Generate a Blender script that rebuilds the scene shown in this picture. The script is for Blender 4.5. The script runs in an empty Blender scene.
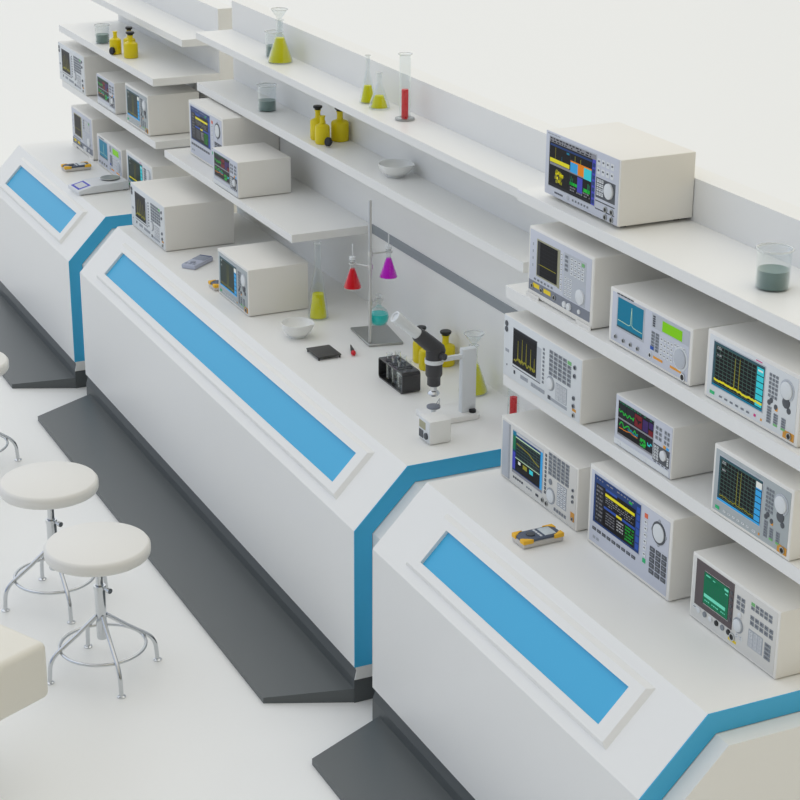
import bpy, bmesh, math, random
from mathutils import Vector, Matrix
random.seed(7)
SC = bpy.context.scene
COL = SC.collection
PI = math.pi
# ------------------------------------------------------------------ materials
def lin(c):
    return tuple((v/255/12.92 if v/255 <= .04045 else ((v/255+.055)/1.055)**2.4) for v in c)
MATS = {}
def pmat(name, rgb, rough=.5, metal=0, trans=0, ior=1.45, emit=0, spec=.5, grain=0, coat=0):
    m = bpy.data.materials.new(name); m.use_nodes = True
    nt = m.node_tree; b = nt.nodes['Principled BSDF']
    c = lin(rgb)+(1,)
    b.inputs['Base Color'].default_value = c
    b.inputs['Roughness'].default_value = rough
    b.inputs['Metallic'].default_value = metal
    b.inputs['IOR'].default_value = ior
    b.inputs['Specular IOR Level'].default_value = spec
    b.inputs['Transmission Weight'].default_value = trans
    b.inputs['Coat Weight'].default_value = coat
    if emit:
        b.inputs['Emission Color'].default_value = c
        b.inputs['Emission Strength'].default_value = emit
    if grain:      # very faint surface mottling
        tc = nt.nodes.new('ShaderNodeTexCoord'); n = nt.nodes.new('ShaderNodeTexNoise')
        n.inputs['Scale'].default_value = 60; n.inputs['Detail'].default_value = 4
        mr = nt.nodes.new('ShaderNodeMapRange'); mr.inputs['To Min'].default_value = 1-grain; mr.inputs['To Max'].default_value = 1+grain
        mx = nt.nodes.new('ShaderNodeMix'); mx.data_type = 'RGBA'; mx.blend_type = 'MULTIPLY'; mx.inputs['Factor'].default_value = 1
        mx.inputs['A'].default_value = c
        nt.links.new(tc.outputs['Object'], n.inputs['Vector']); nt.links.new(n.outputs['Fac'], mr.inputs['Value'])
        nt.links.new(mr.outputs['Result'], mx.inputs['B']); nt.links.new(mx.outputs['Result'], b.inputs['Base Color'])
    MATS[name] = m
    return m
def glassmat(name, tint, _=0):
    m = bpy.data.materials.new(name); m.use_nodes = True
    nt = m.node_tree; nt.nodes.clear()
    o = nt.nodes.new('ShaderNodeOutputMaterial'); mix = nt.nodes.new('ShaderNodeMixShader')
    lw = nt.nodes.new('ShaderNodeLayerWeight'); lw.inputs['Blend'].default_value = .5
    pw = nt.nodes.new('ShaderNodeMath'); pw.operation = 'POWER'; pw.inputs[1].default_value = 2.6; nt.links.new(lw.outputs['Facing'], pw.inputs[0])
    fr = nt.nodes.new('ShaderNodeMath'); fr.operation = 'MULTIPLY_ADD'; fr.inputs[1].default_value = .8; fr.inputs[2].default_value = .035; nt.links.new(pw.outputs[0], fr.inputs[0])
    t = nt.nodes.new('ShaderNodeBsdfTransparent'); t.inputs['Color'].default_value = tint+(1,)
    g = nt.nodes.new('ShaderNodeBsdfGlossy'); g.inputs['Roughness'].default_value = .04; g.inputs['Color'].default_value = (.95, .97, .97, 1)
    nt.links.new(fr.outputs[0], mix.inputs[0]); nt.links.new(t.outputs[0], mix.inputs[1]); nt.links.new(g.outputs[0], mix.inputs[2])
    nt.links.new(mix.outputs[0], o.inputs['Surface'])
    MATS[name] = m
pmat('bench_white', (240, 240, 237), .38, grain=.006)
pmat('floor_white', (241, 242, 241), .36, grain=.006)
pmat('case_white', (238, 236, 230), .45)
pmat('case_grey', (218, 219, 219), .45)
pmat('panel_lavender', (206, 210, 221), .45)
pmat('panel_grey', (190, 195, 202), .45)
pmat('panel_white', (224, 228, 230), .45)
pmat('panel_offwhite', (222, 221, 216), .45)
pmat('panel_teal_grey', (176, 184, 186), .45)
pmat('strip_grey', (128, 133, 144), .5)
pmat('blue_paint', (68, 179, 226), .4)
pmat('platform_grey', (93, 98, 99), .36)
pmat('plinth_grey', (86, 91, 92), .45)
pmat('slot_grey', (150, 156, 160), .5)
pmat('seat_white', (234, 233, 229), .45)
pmat('upholstery', (234, 232, 224), .6)
pmat('chrome', (208, 211, 214), .13, 1)
pmat('steel', (176, 178, 176), .35, .85)
pmat('rod_steel', (205, 206, 204), .3, .6)
pmat('black', (28, 29, 31), .4)
pmat('soft_black', (62, 62, 65), .42)
pmat('rack_black', (38, 37, 39), .22, coat=.5)
pmat('mat_black', (72, 72, 70), .6)
pmat('key_light', (226, 229, 231), .45)
pmat('key_grey', (134, 140, 147), .5)
pmat('key_dark', (84, 88, 94), .5)
pmat('key_green', (120, 190, 120), .5)
pmat('mark', (70, 74, 82), .6)
pmat('mark_light', (166, 171, 178), .6)
pmat('yellow_paint', (244, 214, 30), .5)
pmat('orange_paint', (236, 160, 40), .5)
pmat('amber_paint', (214, 150, 50), .5)
pmat('green_paint', (40, 190, 120), .5)
pmat('magenta_paint', (214, 40, 130), .5)
pmat('red_paint', (214, 22, 40), .4)
pmat('coral_paint', (236, 110, 70), .5)
pmat('bezel_brown', (92, 82, 84), .5)
pmat('bezel_tan', (170, 168, 140), .5)
pmat('meter_yellow', (248, 192, 50), .5)
pmat('meter_navy', (86, 96, 114), .5)
pmat('meter_side', (206, 202, 196), .5)
pmat('pda_body', (186, 192, 210), .4)
pmat('pda_face', (150, 158, 174), .45)
pmat('lcd', (206, 214, 216), .3)
pmat('ceramic', (240, 241, 238), .25)
pmat('balance_white', (226, 229, 233), .45)
pmat('yellow_glass', (242, 222, 14), .3, trans=.15)
pmat('liquid_yellow', (240, 236, 6), .15, trans=.08, ior=1.2)
pmat('liquid_red', (236, 20, 36), .15, trans=.1, ior=1.2)
pmat('liquid_purple', (224, 20, 226), .15, trans=.12, ior=1.2)
pmat('liquid_teal', (50, 222, 216), .15, trans=.12, ior=1.2)
pmat('liquid_grey', (128, 156, 152), .15, trans=.2, ior=1.2)
glassmat('glass', (.962, .972, .972))
# light given off by the displays
E = .52
for n, c in dict(s_black=(16, 17, 22), s_dark=(34, 36, 44), s_grid=(74, 104, 96), s_grey=(140, 142, 150), s_text=(200, 204, 208), s_yellow=(236, 226, 40),
                 s_olive=(150, 146, 40), s_cyan=(60, 214, 226), s_sky=(60, 170, 235), s_blue=(48, 86, 176), s_navy=(38, 66, 122), s_teal=(10, 124, 158),
                 s_orange=(240, 140, 20), s_green=(30, 190, 60), s_lime=(134, 212, 16), s_dgreen=(24, 120, 84), s_mint=(120, 230, 200),
                 s_red=(118, 26, 38), s_purple=(62, 40, 102), s_white=(235, 240, 235), s_frame=(56, 92, 104), s_periwinkle=(74, 78, 190), s_pale=(196, 226, 190)).items():
    pmat(n, c, .35, emit=E, spec=.12); MATS[n].node_tree.nodes['Principled BSDF'].inputs['Base Color'].default_value = tuple(q*.3 for q in lin(c))+(1,)
# ------------------------------------------------------------------ mesh builder
class MB:
    def __init__(s): s.v = []; s.f = []; s.m = []; s.names = []; s.sm = []
    def mi(s, mat):
        if mat not in s.names: s.names.append(mat)
        return s.names.index(mat)
    def add(s, vs, fs, mat, smooth=False):
        b = len(s.v); s.v += [tuple(v) for v in vs]; k = s.mi(mat)
        for f in fs: s.f.append(tuple(b+i for i in f)); s.m.append(k); s.sm.append(smooth)
        return s
    def box(s, x0, x1, y0, y1, z0, z1, mat, bev=0, seg=2):
        if bev <= 0:
            vs = [(x0,y0,z0),(x1,y0,z0),(x1,y1,z0),(x0,y1,z0),(x0,y0,z1),(x1,y0,z1),(x1,y1,z1),(x0,y1,z1)]
            return s.add(vs, [(0,3,2,1),(4,5,6,7),(0,1,5,4),(1,2,6,5),(2,3,7,6),(3,0,4,7)], mat)
        bm = bmesh.new(); bmesh.ops.create_cube(bm, size=1)
        for v in bm.verts: v.co = Vector(((x0+x1)/2+v.co.x*(x1-x0), (y0+y1)/2+v.co.y*(y1-y0), (z0+z1)/2+v.co.z*(z1-z0)))
        bmesh.ops.bevel(bm, geom=bm.edges[:], offset=bev, segments=seg, affect='EDGES', profile=.5)
        return s.addbm(bm, mat, True)
    def addbm(s, bm, mat, smooth=False):
        bm.verts.ensure_lookup_table(); bmesh.ops.recalc_face_normals(bm, faces=bm.faces[:])
        s.add([v.co[:] for v in bm.verts], [[v.index for v in f.verts] for f in bm.faces], mat, smooth); bm.free(); return s
    def prism(s, poly, a, b, mat, axis='x', bev=0, seg=2, smooth=False):
        """poly extruded between a and b: axis x -> poly=(y,z); y -> (x,z); z -> (x,y)"""
        def P(p, t): return (t,p[0],p[1]) if axis == 'x' else (p[0],t,p[1]) if axis == 'y' else (p[0],p[1],t)
        bm = bmesh.new(); n = len(poly)
        A = [bm.verts.new(P(p,a)) for p in poly]; B = [bm.verts.new(P(p,b)) for p in poly]
        bm.faces.new(A); bm.faces.new(B)
        for i in range(n): bm.faces.new((A[i],A[(i+1)%n],B[(i+1)%n],B[i]))
        if bev: bmesh.ops.bevel(bm, geom=bm.edges[:], offset=bev, segments=seg, affect='EDGES', profile=.5)
        bm.verts.index_update(); return s.addbm(bm, mat, smooth or bev > 0)
    def lathe(s, prof, c, mat, n=32, axis=(0,0,1), smooth=True, closed=False):
        """prof = [(radius, height)...] turned about axis through c"""
        q = Vector((0,0,1)).rotation_difference(Vector(axis).normalized()); c = Vector(c)
        vs = []; fs = []; rings = []
        for r, h in prof:
            if r < 1e-6: rings.append([len(vs)]); vs.append(c+q@Vector((0,0,h)))
            else:
                rings.append(list(range(len(vs), len(vs)+n)))
                vs += [c+q@Vector((r*math.cos(2*PI*i/n), r*math.sin(2*PI*i/n), h)) for i in range(n)]
        pr = list(zip(rings, rings[1:]))
        if closed: pr.append((rings[-1], rings[0]))
        for A, B in pr:
            for i in range(n):
                j = (i+1) % n
                if len(A) == 1 and len(B) == 1: continue
                if len(A) == 1: fs.append((A[0],B[j],B[i]))
                elif len(B) == 1: fs.append((A[i],A[j],B[0]))
                else: fs.append((A[i],A[j],B[j],B[i]))
        return s.add(vs, fs, mat, smooth)
    def cyl(s, c, r, h, mat, n=24, axis=(0,0,1), smooth=True):
        e = min(r, abs(h))*.12
        return s.lathe([(0,0),(r-e,0),(r,e),(r,h-e),(r-e,h),(0,h)], c, mat, n, axis, smooth)
    def tube(s, pts, r, mat, n=12, closed=False):
        P = [Vector(p) for p in pts]; N = len(P); vs = []; fs = []
        up = None
        for i, p in enumerate(P):
            if closed: t = (P[(i+1)%N]-P[i-1])
            else: t = (P[min(i+1,N-1)]-P[max(i-1,0)])
            t.normalize()
            if up is None: up = t.orthogonal().normalized()
            up = (up-t*up.dot(t)).normalized(); w = t.cross(up)
            vs += [p+(up*math.cos(2*PI*k/n)+w*math.sin(2*PI*k/n))*r for k in range(n)]
        for i in range(N if closed else N-1):
            a = i*n; b = ((i+1)%N)*n
            for k in range(n):
                l = (k+1) % n; fs.append((a+k,a+l,b+l,b+k))
        if not closed: fs += [tuple(range(n-1,-1,-1)), tuple((N-1)*n+k for k in range(n))]
        return s.add(vs, fs, mat, True)
    def quad(s, vs, mat): return s.add(vs, [(0,1,2,3)], mat)
    def build(s, name, parent=None, loc=None):
        me = bpy.data.meshes.new(name); me.from_pydata(s.v, [], s.f)
        for n in s.names: me.materials.append(MATS[n])
        for p, k, sm in zip(me.polygons, s.m, s.sm): p.material_index = k; p.use_smooth = sm
        bm = bmesh.new(); bm.from_mesh(me); bmesh.ops.recalc_face_normals(bm, faces=bm.faces[:]) if getattr(s, 'fixn', True) else None
        bm.to_mesh(me); bm.free()
        if any(s.sm): me.set_sharp_from_angle(angle=math.radians(42))
        o = bpy.data.objects.new(name, me); COL.objects.link(o)
        if parent: o.parent = parent
        if loc: o.location = loc
        return o
def flat(mb): mb.fixn = False; return mb
def arcpts(p0, p1, p2, r, n=6):
    """corner p1 rounded with radius-ish r"""
    p0, p1, p2 = map(Vector, (p0,p1,p2)); a = p1+(p0-p1).normalized()*r; b = p1+(p2-p1).normalized()*r
    return [a*(1-t)**2+p1*2*t*(1-t)+b*t*t for t in [i/n for i in range(n+1)]]
def tag(o, label, cat, group=None):
    o['label'] = label; o['category'] = cat
    if group: o['group'] = group
    return o
def thing(name, label, cat, loc=(0,0,0), rz=0, group=None):
    o = bpy.data.objects.new(name, None); COL.objects.link(o); o.empty_display_size = .05
    o.location = loc; o.rotation_euler = (0,0,rz)
    return tag(o, label, cat, group)
def dup(root, loc, rz, label, group=None):
    r = root.copy(); COL.objects.link(r); r.location = loc; r.rotation_euler = (0,0,rz); tag(r, label, root['category'], group)
    for ch in list(root.children):
        c = ch.copy(); COL.objects.link(c); c.parent = r
        for g in list(ch.children):
            d = g.copy(); COL.objects.link(d); d.parent = c
    return r
# ------------------------------------------------------------------ setting
fp = [(-45,-.1),(-45,0),(48,0)]+[(48+6*math.sin(math.radians(a)), 6-6*math.cos(math.radians(a))) for a in range(10,91,10)]+[(54,9),(54.2,9),(54.2,-.1)]
fl = MB().prism(fp, -75, 45, 'floor_white').build('floor'); fl['kind'] = 'structure'
# ------------------------------------------------------------------ benches
ZA, YB, ZT, ZD = .7261, .2176, .95, .1547
YW, YWB = .889, .983
SL = math.hypot(YB, ZT-ZA); SV = Vector((0, YB/SL, (ZT-ZA)/SL)); NV = Vector((0, -(ZT-ZA)/SL, YB/SL))
def bench(label, x0, x1, ztop, shelves, blue, frame, plat, slot=None):
    t = thing('laboratory_bench', label, 'lab bench', (x0,0,0), 0, 'run of laboratory benches')
    W = x1-x0
    prof = [(0,ZD),(0,ZA),(YB,ZT),(YWB,ZT),(YWB,ZD)]
    MB().prism(prof, 0, W, 'bench_white').build('body', t)
    # blue band on the end face, around a smaller neck
    inner = [(.073,ZD),(.073,.704),(.248,.881),(YW-.004,.881)]; outer = [(0,ZD),(0,ZA),(YB,ZT),(YW-.004,ZT)]
    bd = MB()
    for i in range(3):
        bd.prism([outer[i],outer[i+1],inner[i+1],inner[i]], W+.0005, W+.004, 'blue_paint')
    bd.build('end_band', t)['label'] = 'flat blue band around the bench end'
    nk = MB(); a = [(.075,ZD),(.075,.703),(.249,.879),(YWB,.879),(YWB,ZD)]; b = [(.083,ZD),(.083,.700),(.252,.872),(YWB-.004,.872),(YWB-.004,ZD)]
    vs = [(W+.004,)+p for p in a]+[(W+.062,)+p for p in b]
    nk.add(vs, [(0,1,6,5),(1,2,7,6),(2,3,8,7),(3,4,9,8),(4,0,5,9),(9,8,7,6,5)], 'bench_white'); nk.build('end_cap', t)
    # dark plinth with a shallow notch, white trim on its end
    pl = [(.02,ZD),(.012,.141),(0,.103),(0,0),(YWB,0),(YWB,ZD)]
    MB().prism(pl, 0, W, 'plinth_grey').build('plinth', t)['label'] = 'dark grey plinth'
    MB().prism([(.003,ZD),(.008,.139),(0,.101),(YWB,.101),(YWB,ZD)], W+.0005, W+.004, 'bench_white').build('end_trim', t)
    # stepped platform
    p0, p1, p2, p3 = plat
    pq = [(p0-x0,0,.06),(p1-x0,-.318,.025),(p2-x0,-.318,.025),(p3-x0,0,.06)]
    MB().add([(a,b,0) for a,b,_ in pq]+pq, [(3,2,1,0),(4,5,6,7),(0,1,5,4),(1,2,6,5),(2,3,7,6),(3,0,4,7)], 'platform_grey').build('foot_platform', t)['label'] = 'dark grey foot platform'
    # raised frame and recessed blue strip on the slope
    T = .015
    def S(x, s, o): return Vector((x-x0, 0, ZA))+SV*s+NV*o
    fx0, fx1 = frame; bx0, bx1 = blue
    sO = .273
    L0 = [S(fx0,.040,0),S(fx1,.040,0),S(fx1,sO,0),S(fx0,sO,0)]
    L1 = [S(fx0+.016,.051,T),S(fx1-.016,.051,T),S(fx1-.016,sO-.019,T),S(fx0+.016,sO-.019,T)]
    L2 = [S(bx0,.082,T),S(bx1,.082,T),S(bx1,.225,T),S(bx0,.225,T)]
    L3 = [S(bx0,.082,.001),S(bx1,.082,.001),S(bx1,.225,.001),S(bx0,.225,.001)]
    vs = L0+L1+L2+L3; fs = []
    for k in range(3):
        for i in range(4): j = (i+1) % 4; fs.append((4*k+i,4*k+j,4*k+4+j,4*k+4+i))
    fr = flat(MB()); fr.add(vs, fs, 'bench_white'); fo = fr.build('panel_frame', t)
    bp = flat(MB()); bp.quad([S(bx0,.082,.0022),S(bx1,.082,.0022),S(bx1,.225,.0022),S(bx0,.225,.0022)], 'blue_paint')
    bp.build('inset_panel', t)['label'] = 'bright blue inset strip on the sloping front'
    # upright back and its shelves
    MB().prism([(YW,ZT),(YW,ztop),(YWB,ztop),(YWB,ZT)], 0, W, 'bench_white').build('back_panel', t)
    for (sx0, sx1, y, z, th) in shelves:
        MB().box(sx0-x0, sx1-x0, y, YW+.0, z-th, z, 'bench_white', .0015, 1).build('shelf', t)
    if slot:
        MB().box(slot[0]-x0, slot[1]-x0, YW-.004, YW+.01, slot[2], slot[3], 'slot_grey').build('shelf_slot', t)['label'] = 'grey strip along the back panel'
    return t
xL0, xL, xM, xR0, xR = -5.504, -3.7235, -3.5133, .1651, 1.957
bench('farthest white laboratory bench in the row, with a balance on its worktop', xL0, xL, 2.01,
      [(xL0,xL,.683,1.861,.039),(xL0,xL,.513,1.668,.041),(xL0,xL,.513,1.329,.041)], (-5.218,-4.036), (-5.30,-3.957), (xL0+.055,xL0+.165,xL-.143,xL-.004))
bench('long middle white laboratory bench carrying glassware and the microscope', xM, 0, 2.087,
      [(xM,0,.686,1.938,.036),(xM,0,.683,1.676,.042),(xM,-1.765,.491,1.335,.038)], (-3.223,-.303), (-3.305,-.226), (xM+.056,-3.345,-.143,-.004), (-1.765,0,1.297,1.3395))
bench('nearest white laboratory bench packed with three tiers of measuring instruments', xR0, xR, 2.15,
      [(xR0,xR,.556,2.005,.040),(xR0,xR,.520,1.659,.046),(xR0,xR,.520,1.327,.046)], (.462,1.656), (.382,1.733), (xR0+.056,.333,xR-.143,xR-.004))
# ------------------------------------------------------------------ instruments
class Inst:
    """front faces -Y; local x 0..w, y 0..d, z 0..h"""
    def __init__(s, name, label, w, h, d, case='case_white', group=None, cat='electronic instrument', bev=.003, foot=.003):
        s.w, s.h, s.d = w, h, d
        s.t = thing(name, label, cat, (0,0,0), 0, group)
        MB().box(0, w, 0, d, foot, h, case, bev, 3).build('case', s.t)
        for fx in (.03, w-.05):
            for fy in (.03, d-.05):
                MB().box(fx, fx+.02, fy, fy+.02, 0, foot+.001, 'soft_black').build('foot', s.t)
        s.foot = foot
    def panel(s, u0, u1, v0, v1, mat, bev=.002):
        mb = MB().box(u0*s.w, u1*s.w, -.0015, .004, v0*s.h, v1*s.h, mat, min(bev,.0012), 2)
        s.p = mb.build('front_panel', s.t); return s.p
    def bx(s, mb, u0, u1, v0, v1, y0, mat, y1=-.0012):
        mb.box(u0*s.w, u1*s.w, y0, y1, v0*s.h, v1*s.h, mat)
    def part(s, name, u0, u1, v0, v1, mat, out=.003, bev=0, label=None, sub=True):
        mb = MB().box(u0*s.w, u1*s.w, -.0015-out*.45, -.001, v0*s.h, v1*s.h, mat, min(bev,.0005))
        o = mb.build(name, s.p if sub else s.t)
        if label: o['label'] = label
        return o
    def keys(s, u0, u1, v0, v1, nu, nv, mat, gap=.28, out=.003, name='keypad', alt=None):
        mb = MB()
        du, dv = (u1-u0)/nu, (v1-v0)/nv
        for i in range(nu):
            for j in range(nv):
                m = alt[(i,j)] if alt and (i,j) in alt else mat
                s.bx(mb, u0+du*(i+gap/2), u0+du*(i+1-gap/2), v0+dv*(j+gap/2), v0+dv*(j+1-gap/2), -.0015-out*.5, m)
                lg = {'key_light':'key_dark','key_grey':'key_dark','key_dark':'key_grey','panel_white':'key_grey'}.get(m)
                if lg and name == 'keypad': s.bx(mb, u0+du*(i+.5)-du*(1-gap)*.28, u0+du*(i+.5)+du*(1-gap)*.22, v0+dv*(j+.5)-dv*(1-gap)*.05, v0+dv*(j+.5)+dv*(1-gap)*.22, -.0017-out*.5, lg)
        return mb.build(name, s.p)
    def knob(s, u, v, r, mat='key_light', out=.012, name='knob', ring=None):
        out *= .6; mb = MB()
        if ring: mb.lathe([(r*1.25,-.001),(r*1.25,.002),(r*1.02,.002)], (u*s.w,-.0014,v*s.h), ring, 28, (0,-1,0))
        mb.lathe([(r,-.001),(r,out*.8),(r*.9,out),(0,out)], (u*s.w,-.0014,v*s.h), mat, 28, (0,-1,0))
        return mb.build(name, s.p)
    def conn(s, u, v, r, mat='steel', core='black', name='connector'):
        mb = MB()
        mb.lathe([(r,-.001),(r,.004),(r*.72,.004),(r*.72,.002)], (u*s.w,-.0014,v*s.h), mat, 18, (0,-1,0))
        mb.lathe([(r*.72,.002),(0,.002)], (u*s.w,-.0014,v*s.h), core, 18, (0,-1,0))
        return mb.build(name, s.p)
    def scr(s, u0, u1, v0, v1, bg, frame=None, fw=.012):
        s.S = flat(MB()); s.sr = (u0,u1,v0,v1)
        if frame:
            s.part('bezel', u0-fw, u1+fw, v0-fw*s.w/s.h, v1+fw*s.w/s.h, frame, .002, .001)
        s.fy = -.0026 if frame else -.0018
        s.R(0,1,0,1,bg,0)
    def R(s, a0, a1, b0, b1, mat, k=1):
        u0,u1,v0,v1 = s.sr; X = lambda a: (u0+(u1-u0)*a)*s.w; Z = lambda b: (v0+(v1-v0)*b)*s.h; y = s.fy-.00013*k
        s.S.quad([(X(a0),y,Z(b0)),(X(a1),y,Z(b0)),(X(a1),y,Z(b1)),(X(a0),y,Z(b1))], mat)
    def trace(s, pts, mat, th=.02, k=3):
        for (a,b),(c,d) in zip(pts, pts[1:]):
            u0,u1,v0,v1 = s.sr; X = lambda q: (u0+(u1-u0)*q)*s.w; Z = lambda q: (v0+(v1-v0)*q)*s.h; y = s.fy-.00013*k
            p, q = Vector((X(a),Z(b))), Vector((X(c),Z(d))); n = (q-p); n = Vector((-n.y,n.x)).normalized()*th*s.h*(v1-v0)/2
            s.S.quad([(p.x-n.x,y,p.y-n.y),(q.x-n.x,y,q.y-n.y),(q.x+n.x,y,q.y+n.y),(p.x+n.x,y,p.y+n.y)], mat)
    def grid(s, nx, ny, mat, a0=0, a1=1, b0=0, b1=1, th=.006, k=1):
        for i in range(nx+1): a = a0+(a1-a0)*i/nx; s.R(a-th/2, a+th/2, b0, b1, mat, k)
        for j in range(ny+1): b = b0+(b1-b0)*j/ny; s.R(a0, a1, b-th, b+th, mat, k)
    def text(s, a0, a1, b0, b1, rows, mat, k=3, fill=.55):
        db = (b1-b0)/rows
        for r in range(rows):
            a = a0
            while a < a1:
                w = random.uniform(.02, .06)*(a1-a0)*4/3
                if random.random() < .82: s.R(a, min(a+w, a1), b0+db*(r+.5-fill/2), b0+db*(r+.5+fill/2), mat, k)
                a += w+.03*(a1-a0)
    def done(s): return s.S.build('screen', s.t)
    def place(s, x, y, z): s.t.location = (x,y,z); return s.t
def noise(n, base, amp, a0=0, a1=1, peaks=()):
    out = []
    for i in range(n+1):
        a = a0+(a1-a0)*i/n; b = base+random.uniform(-amp, amp)
        for (pa, pb, pw) in peaks:
            if abs(a-pa) < pw: b = max(b, base+(pb-base)*(1-abs(a-pa)/pw))
        out.append((a,b))
    return out
G_UP = 'bench instruments on the shelves and worktops'
# --- J : colour signal analyser on the top shelf
I = Inst('signal_analyzer', 'white signal analyzer with yellow and cyan bands on screen, alone on the highest shelf',   .478, .233, .286, foot=.012, group=G_UP)
I.panel(.0, .985, .06, .995, 'panel_lavender')
I.scr(.055, .69, .2, .93, 's_dark', 'panel_grey', .008)
I.R(0,1,.9,1,'s_grey'); I.text(.02,.9,.9,1,2,'s_dark',2); I.R(.93,1,0,.9,'s_periwinkle')
for j in range(7): I.R(.94,.99,.03+.12*j,.11+.12*j,'s_navy',2)
for (a0,a1,b0,b1) in ((.02,.45,.5,.83),(.02,.45,.06,.44),(.47,.92,.5,.83),(.47,.92,.06,.42)): I.R(a0,a1,b0,b1,'s_black',2)
I.R(.02,.92,.83,.87,'s_navy',2); I.R(.02,.92,.44,.49,'s_grey',2)
I.R(.02,.45,.5,.58,'s_yellow',3); I.trace([(.14,.58),(.14,.82)],'s_olive',.012); I.trace([(.28,.58),(.28,.68)],'s_teal',.01); I.R(.38,.44,.77,.81,'s_teal',3)
I.R(.47,.63,.46,.66,'s_sky',4); I.R(.63,.76,.46,.66,'s_orange',4); I.R(.76,.92,.44,.66,'s_cyan',4); I.R(.47,.92,.66,.69,'s_orange',3)
I.R(.56,.57,.69,.8,'s_olive',3); I.R(.68,.69,.69,.78,'s_olive',3)
for q in range(26):
    th = random.uniform(0,2*PI); rr = random.uniform(.02,.105); a = .235+rr*.85*math.cos(th); b = .25+rr*1.35*math.sin(th)
    I.R(a-.022,a+.022,b-.03,b+.03,'s_olive' if q%3 else 's_yellow',3)
I.R(.47,.63,.2,.26,'s_green',3); I.R(.63,.74,.12,.42,'s_periwinkle',4); I.R(.76,.9,.18,.25,'s_green',3)
for q in range(16): a = random.uniform(.48,.9); I.R(a,a+.012,.2,random.uniform(.25,.4),'s_dgreen',3)
I.text(.48,.9,.07,.18,2,'s_grey',3); I.done()
I.keys(.7,.93,.66,.92,4,2,'key_light',.3,.002); I.part('keypad_field',.7,.95,.34,.63,'key_dark',.001)
I.keys(.71,.8,.37,.62,3,4,'key_light',.25,.003); I.knob(.875,.5,.026,'key_light',.014)
I.part('slot',.7,.95,.285,.3,'mark',.001); I.part('slot',.7,.95,.17,.185,'mark',.001)
for u,v in ((.84,.22),(.92,.22),(.84,.11),(.92,.11)): I.conn(u,v,.01)
I.keys(.14,.26,.11,.14,5,1,'mark',.2,.001); I.keys(.38,.62,.1,.16,6,1,'key_grey',.5,.002); I.knob(.33,.13,.008,'panel_grey',.003,'button')
I.keys(.02,.2,.955,.975,4,1,'mark_light',.15,.0005,'marking')
I.place(.281,.600,2.0055)
# --- A : grey scope with feet and carrying-bail outline
I = Inst('spectrum_analyzer', 'grey spectrum analyzer with dark screen and two yellow labels, second shelf of nearest bench', .436, .25, .34, foot=.003, bev=.007, group=G_UP)
I.panel(.03, .97, .1, .965, 'panel_lavender', .006)
I.part('base_strip',.03,.97,.1,.245,'strip_grey',.001); I.part('foot_bail',.0,.2,.0,.05,'case_white',.006); I.part('foot_bail',.78,1,.0,.05,'case_white',.006)
I.scr(.155,.47,.36,.85,'s_black','bezel_tan',.012); I.grid(10,8,'s_dark',.04,.94,.06,.94); I.R(.04,.94,.32,.34,'s_olive',2); I.R(0,.14,0,1,'black',2); I.done()
I.part('bezel_strip',.478,.505,.33,.87,'bezel_tan',.002)
I.keys(.515,.55,.3,.86,1,8,'key_light',.35); I.keys(.1,.42,.26,.31,6,1,'key_grey',.5)
I.part('key_field',.565,.9,.26,.88,'panel_grey',.001)
I.keys(.57,.64,.62,.86,1,4,'key_grey',.4); I.keys(.66,.88,.6,.86,4,4,'key_light',.3,alt={(3,3):'key_green'})
I.keys(.58,.7,.28,.56,3,5,'key_light',.35,.002); I.knob(.83,.38,.026,'key_light',.012)
I.part('yellow_label',.1,.2,.16,.22,'yellow_paint',.002,label='yellow label'); I.part('yellow_label',.27,.38,.155,.215,'yellow_paint',.002,label='yellow label')
for u in (.09,.24,.44): I.conn(u,.17,.009)
I.knob(.6,.16,.011,'key_light',.01); I.knob(.67,.16,.013,'key_light',.012); I.knob(.82,.17,.008,'key_light',.008)
I.keys(.07,.1,.42,.82,1,4,'mark_light',.6,.001,'marking')
A = I.place(.285,.54,1.6595)
dup(A,(-5.367,.521,.9505),0,'grey spectrum analyzer with dark screen on the worktop of the farthest bench, beyond the multimeter',G_UP)
# --- B : lavender analyser with teal screen and lime LCD
I = Inst('network_analyzer', 'lavender instrument with lime readout and blue screen, second shelf of nearest bench', .474, .187, .34, foot=.003, group=G_UP, bev=.0035)
I.panel(.035,.972,.065,.94,'panel_lavender')
I.scr(.11,.43,.36,.89,'s_teal','panel_grey',.014); I.trace([(.02,.24),(.2,.235),(.45,.22),(.52,.26),(.55,.86),(.58,.26),(.66,.22),(.98,.2)],'s_pale',.022); I.R(0,1,0,.06,'s_frame',2); I.done()
I.part('display_housing',.53,.965,.68,.93,'panel_grey',.002)
I.part('readout',.66,.89,.7,.88,'s_lime',.004,label='lime green readout'); I.keys(.54,.58,.7,.9,1,5,'mark',.3,.003)
I.keys(.53,.63,.28,.62,2,6,'key_grey',.25); I.keys(.64,.8,.24,.6,4,4,'key_light',.3); I.keys(.8,.94,.54,.63,4,1,'key_light',.3)
I.part('blue_key',.53,.57,.29,.35,'s_blue',.004,label='blue key'); I.knob(.885,.4,.031,'panel_grey',.012,ring='panel_white')
I.part('orange_label',.57,.68,.155,.195,'orange_paint',.002,label='orange label'); I.part('orange_label',.77,.9,.155,.195,'orange_paint',.002,label='orange label')
I.conn(.535,.18,.009,'panel_white'); I.conn(.925,.115,.013,'chrome'); 
for u in (.1,.2,.29,.38): I.conn(u,.16,.007,'steel','mark')
I.keys(.09,.3,.93,.955,5,1,'mark',.15,.0005,'marking')
B_ = I.place(.828,.54,1.6595)
dup(B_,(-4.845,.521,.9505),0,'lavender instrument with lime readout on the worktop of the farthest bench',G_UP)
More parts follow.
